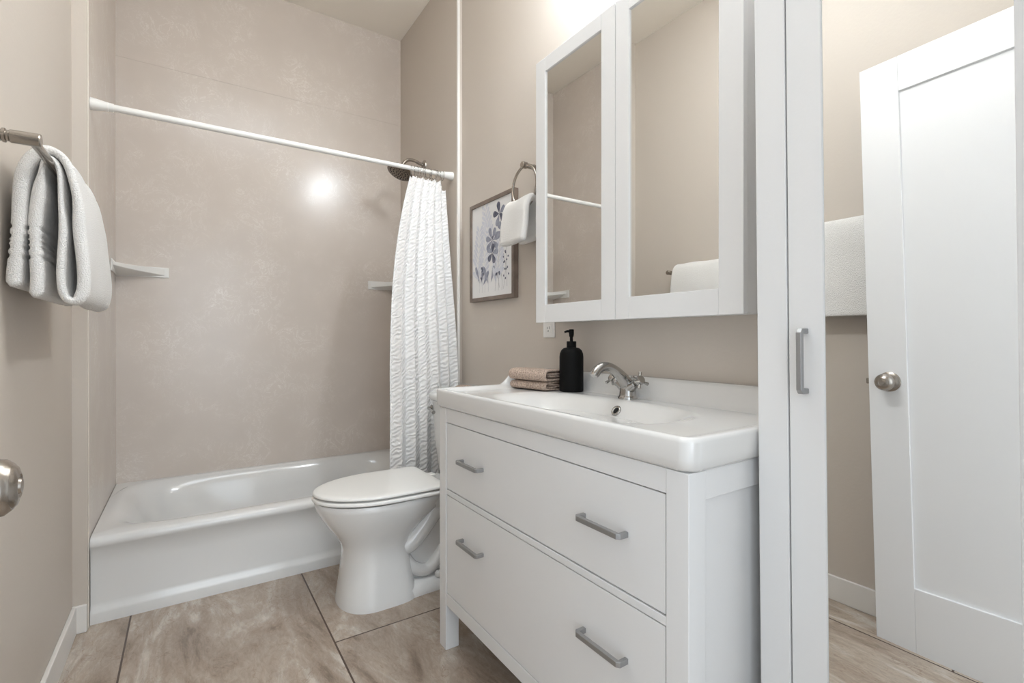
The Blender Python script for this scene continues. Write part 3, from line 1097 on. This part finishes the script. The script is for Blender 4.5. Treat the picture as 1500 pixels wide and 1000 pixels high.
# ------------------------------------------------------------------ folded tan towels
def folded_towel(z0, hgt, w, d, loc, rot, label, seed):
    """a towel folded twice: layers joined by loops, seen from its folded side"""
    q = hgt / 4
    a = d / 2
    pts = [(-a + 0.030, 1.5 * q), (0, 1.5 * q), (a - 0.012, 1.45 * q), (a - 0.003, q), (a - 0.012, 0.5 * q), (0, 0.5 * q), (-a + 0.016, 0.5 * q), (-a + 0.004, 1.0 * q), (-a, 2.0 * q), (-a + 0.004, 3.0 * q),
           (-a + 0.016, 3.5 * q), (0, 3.5 * q), (a - 0.016, 3.4 * q), (a - 0.006, 2.95 * q), (a - 0.014, 2.5 * q), (0, 2.5 * q), (-a + 0.030, 2.5 * q)]
    p = catmull(pts, 5)
    o = cloth([(v.x, v.y) for v in p], q * 0.49, stations(-w / 2, w / 2, 20), 'folded_towel', M['tan_terry'], loc=(0, 0, 0), jig=0.0035, seed=seed)
    o.location = (loc[0], loc[1], z0)
    o.rotation_euler = (0, 0, rot)
    tag(o, label, 'towel', 'folded tan towels on the washbasin')
    return o


rt = math.atan2(-0.189, 0.039)      # direction of the visible long side
for z0, hg, w, dx, lab, sd in ((ZD + 0.001, 0.032, 0.172, 0.0, 'tan folded towel, lower of the two beside the soap bottle', 2), (ZD + 0.034, 0.040, 0.178, 0.003, 'tan folded towel lying on top of the other one', 9)):
    c = Vector((1.046, 1.417, 0))
    folded_towel(z0, hg, w, 0.105, (c.x - dx, c.y), rt + PI / 2, lab, sd)

# ------------------------------------------------------------------ mirror cabinet above the basin
XC = 1.065
MY0, MY1, MYM = 0.646, 1.451, 1.0515
MZ0, MZ1 = 1.0835, 2.030


def framed_door(parent, x0, th, y0, y1, z0, z1, st_lo, st_hi, rl_b, rl_t, name='door', mirror_in=0.006):
    mb = MB()
    a, b, c, d = y0 + st_lo, y1 - st_hi, z0 + rl_b, z1 - rl_t
    mb.box(x0, x0 + th, y0, a, z0, z1).box(x0, x0 + th, b, y1, z0, z1).box(x0, x0 + th, a, b, z0, c).box(x0, x0 + th, a, b, d, z1)
    o = mb.build(name, M['white'], parent, bevel=0.0018)
    MB().box(x0 + mirror_in, x0 + mirror_in + 0.004, a - 0.004, b + 0.004, c - 0.004, d + 0.004).build('mirror', M['mirror'], o)
    return o


t = thing('mirror_cabinet', (XR, MYM, MZ0), 'white two-door mirror cabinet hanging above the washbasin', 'mirror cabinet')
MB().box(XC + 0.022, XR - 0.0005, MY0 + 0.004, MY1 - 0.004, MZ0 + 0.004, MZ1 - 0.004).build('cabinet_body', M['white'], t, bevel=0.002)
framed_door(t, XC, 0.019, MYM + 0.001, MY1, MZ0, MZ1, 0.059, 0.055, 0.064, 0.050)
framed_door(t, XC, 0.019, MY0, MYM - 0.001, MZ0, MZ1, 0.064, 0.053, 0.064, 0.050)

# ------------------------------------------------------------------ tall mirror cabinet beside the vanity
def tall_cabinet():
    t = thing('tall_cabinet', (0.89, 0.283, 0), 'tall white cabinet with full-height mirror door beside the vanity', 'cabinet')
    X0 = 0.89
    y0, y1 = 0.0535, 0.5125
    zt = 2.0
    post = 0.055
    D = XR - 0.02
    for yy in (y0, y1 - post):
        MB().box(X0, X0 + 0.045, yy, yy + post, 0, zt).build('corner_post', M['white'], t, bevel=0.002)
    mb = MB()
    mb.box(X0 + 0.045, D, y0, y0 + 0.018, 0.06, zt).box(X0 + 0.045, D, y1 - 0.018, y1, 0.06, zt).box(D - 0.01, D, y0 + 0.018, y1 - 0.018, 0.06, zt)
    mb.box(X0 + 0.03, D - 0.01, y0 + 0.018, y1 - 0.018, 0.1, 0.118).box(X0 + 0.03, D - 0.01, y0 + 0.018, y1 - 0.018, zt - 0.02, zt)
    mb.build('cabinet_body', M['white'], t, bevel=0.001)
    MB().box(X0 - 0.012, D + 0.005, y0 - 0.012, y1 + 0.003, zt, zt + 0.022).build('top_board', M['white'], t, bevel=0.002)
    MB().box(X0 + 0.002, X0 + 0.022, y0 + post, y1 - post, 0.02, 0.066).build('bottom_rail', M['white'], t, bevel=0.001)
    d = framed_door(t, X0 + 0.0005, 0.02, y0 + post + 0.002, y1 - post - 0.0025, 0.07, zt - 0.004, 0.0562, 0.0575, 0.058, 0.058, mirror_in=0.004)
    bar_pull(d, (X0 + 0.0005, 0.426, 0.990), 0.112, 'z', -1, M['handle'], proj=0.026, w=0.009)
    t.rotation_euler = (math.radians(-0.62), 0, 0)
    t.location = (0.89, 0.283 - 0.0111, 0)
    return t


tall_cabinet()

# ------------------------------------------------------------------ picture
def picture():
    y0, y1, z0, z1 = 1.754, 2.149, 1.204, 1.678
    xf = XR - 0.026
    t = thing('picture_frame', (XR, (y0 + y1) / 2, z0), 'floral watercolour print in a grey-brown wooden frame', 'picture')
    fw = 0.018
    mb = MB()
    mb.box(xf, XR - 0.0005, y0, y0 + fw, z0, z1).box(xf, XR - 0.0005, y1 - fw, y1, z0, z1).box(xf, XR - 0.0005, y0 + fw, y1 - fw, z0, z0 + fw).box(xf, XR - 0.0005, y0 + fw, y1 - fw, z1 - fw, z1)
    mb.build('frame', M['frame_wood'], t, bevel=0.0015)
    xp = xf + 0.007
    pr = MB().box(xp, XR - 0.002, y0 + fw, y1 - fw, z0 + fw, z1 - fw).build('print', M['paper'], t)
    a0, a1, b0, b1 = y1 - fw, y0 + fw, z0 + fw, z1 - fw
    sc = a0 - a1
    layer = [0]
    def P(a, b):
        return (a0 + (a1 - a0) * a, b0 + (b1 - b0) * b)
    inks = ('ink_dark', 'ink_mid', 'ink_pale', 'ink_stem')
    art = MB()
    def blob(k, a, b, ang, L, wd, tip=0.6):
        """teardrop from (a, b) towards ang; a to the right on the print, b up"""
        layer[0] += 1
        x = xp - 0.0003 - 0.00001 * layer[0]
        y, z = P(a, b)
        pts = []
        for i in range(18):
            s = 2 * PI * i / 18
            u = (1 - math.cos(s)) / 2
            v = math.sin(s) * wd * (u ** tip)
            dl, dv = u * L, v
            da = math.cos(ang) * dl - math.sin(ang) * dv
            db = math.sin(ang) * dl + math.cos(ang) * dv
            pts.append((x, y - da, z + db))
        art.poly(pts).material_index = inks.index(k)
    def stem(k, pts, r=0.0008):
        layer[0] += 1
        x = xp - 0.0003 - 0.00001 * layer[0]
        c = catmull([(p[0], p[1], 0) for p in pts], 5)
        q = [P(p.x, p.y) for p in c]
        L, R = [], []
        for i in range(len(q)):
            d = Vector((q[min(i + 1, len(q) - 1)][0] - q[max(i - 1, 0)][0], q[min(i + 1, len(q) - 1)][1] - q[max(i - 1, 0)][1])).normalized()
            L.append((x, q[i][0] - d.y * r, q[i][1] + d.x * r))
            R.append((x, q[i][0] + d.y * r, q[i][1] - d.x * r))
        for i in range(len(q) - 1):
            art.poly([L[i], L[i + 1], R[i + 1], R[i]]).material_index = inks.index(k)
    rnd = random.Random(3)
    # pale fern fronds in the back
    for base, tipp, nn in (((0.25, 0.12), (0.42, 0.80), 11), ((0.14, 0.25), (0.20, 0.72), 8), ((0.62, 0.12), (0.72, 0.55), 8), ((0.45, 0.55), (0.36, 0.93), 6)):
        ang0 = math.atan2((tipp[1] - base[1]) * (b1 - b0), (tipp[0] - base[0]) * sc)
        stem('ink_pale', [base, ((base[0] + tipp[0]) / 2 + 0.02, (base[1] + tipp[1]) / 2), tipp], 0.0012)
        for i in range(nn):
            s = (i + 1) / nn
            a, b = base[0] + (tipp[0] - base[0]) * s, base[1] + (tipp[1] - base[1]) * s
            for sd in (-1, 1):
                blob('ink_pale', a, b, ang0 + sd * 0.75, 0.075 * (1.1 - 0.55 * s), 0.011)
    # blossoms
    def flower(a, b, n, L, wd, k, a_0=0.0, spread=2 * PI):
        for i in range(n):
            blob(k if i % 3 else 'ink_mid', a, b, a_0 + spread * i / n, L * rnd.uniform(0.85, 1.1), wd, 0.9)
    stem('ink_stem', [(0.52, 0.585), (0.56, 0.42), (0.66, 0.22), (0.70, 0.08)])
    stem('ink_stem', [(0.70, 0.84), (0.75, 0.66), (0.70, 0.45), (0.66, 0.25)], 0.0006)
    flower(0.70, 0.84, 5, 0.058, 0.022, 'ink_dark', 0.5)
    flower(0.76, 0.655, 5, 0.060, 0.024, 'ink_mid', 0.9)
    flower(0.53, 0.59, 7, 0.062, 0.020, 'ink_mid', 0.2)
    flower(0.53, 0.455, 5, 0.050, 0.022, 'ink_dark', 2.6)
    blob('ink_dark', 0.70, 0.84, -0.5, 0.03, 0.012)
    blob('ink_dark', 0.53, 0.59, 1.3, 0.02, 0.008)
    # berry sprigs
    for base, tipp in (((0.80, 0.06), (0.86, 0.60)), ((0.88, 0.08), (0.80, 0.42))):
        stem('ink_stem', [base, ((base[0] + tipp[0]) / 2 + 0.03, (base[1] + tipp[1]) / 2), tipp], 0.0007)
        for i in range(8):
            s = 0.25 + 0.75 * i / 7
            a = base[0] + (tipp[0] - base[0]) * s + 0.03 * math.sin(PI * s)
            b = base[1] + (tipp[1] - base[1]) * s
            blob('ink_dark', a + (0.025 if i % 2 else -0.03), b + 0.012, rnd.uniform(0, 6), 0.011, 0.0055, 0.4)
    # low leaves and grasses
    for a, b, an, L in ((0.2, 0.16, 2.0, 0.09), (0.24, 0.15, 1.3, 0.085), (0.3, 0.13, 0.9, 0.08), (0.18, 0.2, 2.5, 0.07), (0.42, 0.14, 2.0, 0.09), (0.5, 0.15, 1.2, 0.08), (0.62, 0.14, 1.9, 0.075), (0.68, 0.16, 1.1, 0.07), (0.56, 0.2, 0.7, 0.06)):
        blob('ink_mid' if L > 0.078 else 'ink_pale', a, b, an, L, 0.015)
    for a, b in ((0.25, 0.27), (0.29, 0.22), (0.22, 0.22), (0.3, 0.3), (0.66, 0.24), (0.71, 0.2)):
        blob('ink_dark', a, b, rnd.uniform(0, 6), 0.022, 0.009)
    for a in (0.2, 0.27, 0.34, 0.43, 0.6, 0.68, 0.76):
        stem('ink_stem' if a > 0.5 else 'ink_mid', [(a, 0.05), (a + 0.01, 0.13), (a - 0.01, 0.22)], 0.0006)
    art.build('flower_artwork', [M[k] for k in inks], pr)


picture()

# ------------------------------------------------------------------ towel ring and hand towel
RX, RY, RZ = 1.120, 1.603, 1.717
t = thing('towel_ring', (XR, RY, RZ), 'nickel towel ring on the wall beside the mirror cabinet', 'towel ring')
MB().lathe([(0.001, 0), (0.026, 0), (0.026, 0.004), (0.02, 0.008), (0.012, 0.016), (0.010, 0.024), (0.012, 0.027), (0.012, 0.030), (0.010, 0.033), (0.010, 0.062), (0.0135, 0.066), (0.0135, 0.086), (0.011, 0.088), (0.001, 0.088)],
           (XR, RY, RZ), (-1, 0, 0), 28).build('ring_post', M['nickel'], t, smooth=35)
MB().ring((RX, RY, RZ - 0.087), (1, 0, 0.0), 0.083, 0.0055, 64, 12).build('hoop', M['nickel'], t, smooth=60)
pth = catmull([(RX + 0.040, 1.43), (RX + 0.040, 1.50), (RX + 0.034, 1.545), (RX + 0.018, 1.566), (RX, 1.5725), (RX - 0.018, 1.566), (RX - 0.034, 1.54), (RX - 0.041, 1.48), (RX - 0.043, 1.412)], 6)
o = cloth([(p.x, p.y) for p in pth], 0.0145, stations(1.530, 1.697, 18), 'hand_towel', M['terry'], loc=(RX, RY, 1.40), jig=0.012, seed=3)
tag(o, 'small white towel pulled through the towel ring', 'towel')

# ------------------------------------------------------------------ outlet
t = thing('power_outlet', (XR, 1.536, 1.09), 'white double outlet on the wall below the mirror cabinet', 'outlet')
MB().box(XR - 0.005, XR - 0.0002, 1.500, 1.572, 1.030, 1.146).build('cover_plate', M['plastic'], t, bevel=0.002)
pl = None
for zc in (1.066, 1.110):
    f = MB().box(XR - 0.007, XR - 0.004, 1.519, 1.553, zc - 0.018, zc + 0.018).build('socket', M['plastic'], t, bevel=0.001)
    MB().box(XR - 0.0074, XR - 0.006, 1.5285, 1.5305, zc - 0.003, zc + 0.008).box(XR - 0.0074, XR - 0.006, 1.5415, 1.5435, zc - 0.003, zc + 0.006).lathe([(0.0028, 0), (0.0028, 0.0015)], (XR - 0.006, 1.536, zc - 0.010), (-1, 0, 0), 12).build('socket_slots', M['dark'], f)

# ------------------------------------------------------------------ vanity light over the mirror cabinet (above the frame)
t = thing('vanity_light', (XR, MYM, 2.40), 'three-globe wall light above the mirror cabinet', 'wall light')
MB().box(XR - 0.022, XR - 0.0005, MYM - 0.28, MYM + 0.28, 2.53, 2.60).build('mounting_plate', M['nickel'], t, bevel=0.004)
for k in (-1, 0, 1):
    yy = MYM + k * 0.2
    MB().tube(catmull([(XR - 0.02, yy, 2.56), (XR - 0.06, yy, 2.585), (XR - 0.085, yy, 2.56)], 5), 0.008, 12).build('arm', M['nickel'], t, smooth=60)
    MB().sphere((XR - 0.085, yy, 2.51), 0.055, 24, 14).build('globe', M['globe'], t, smooth=80)
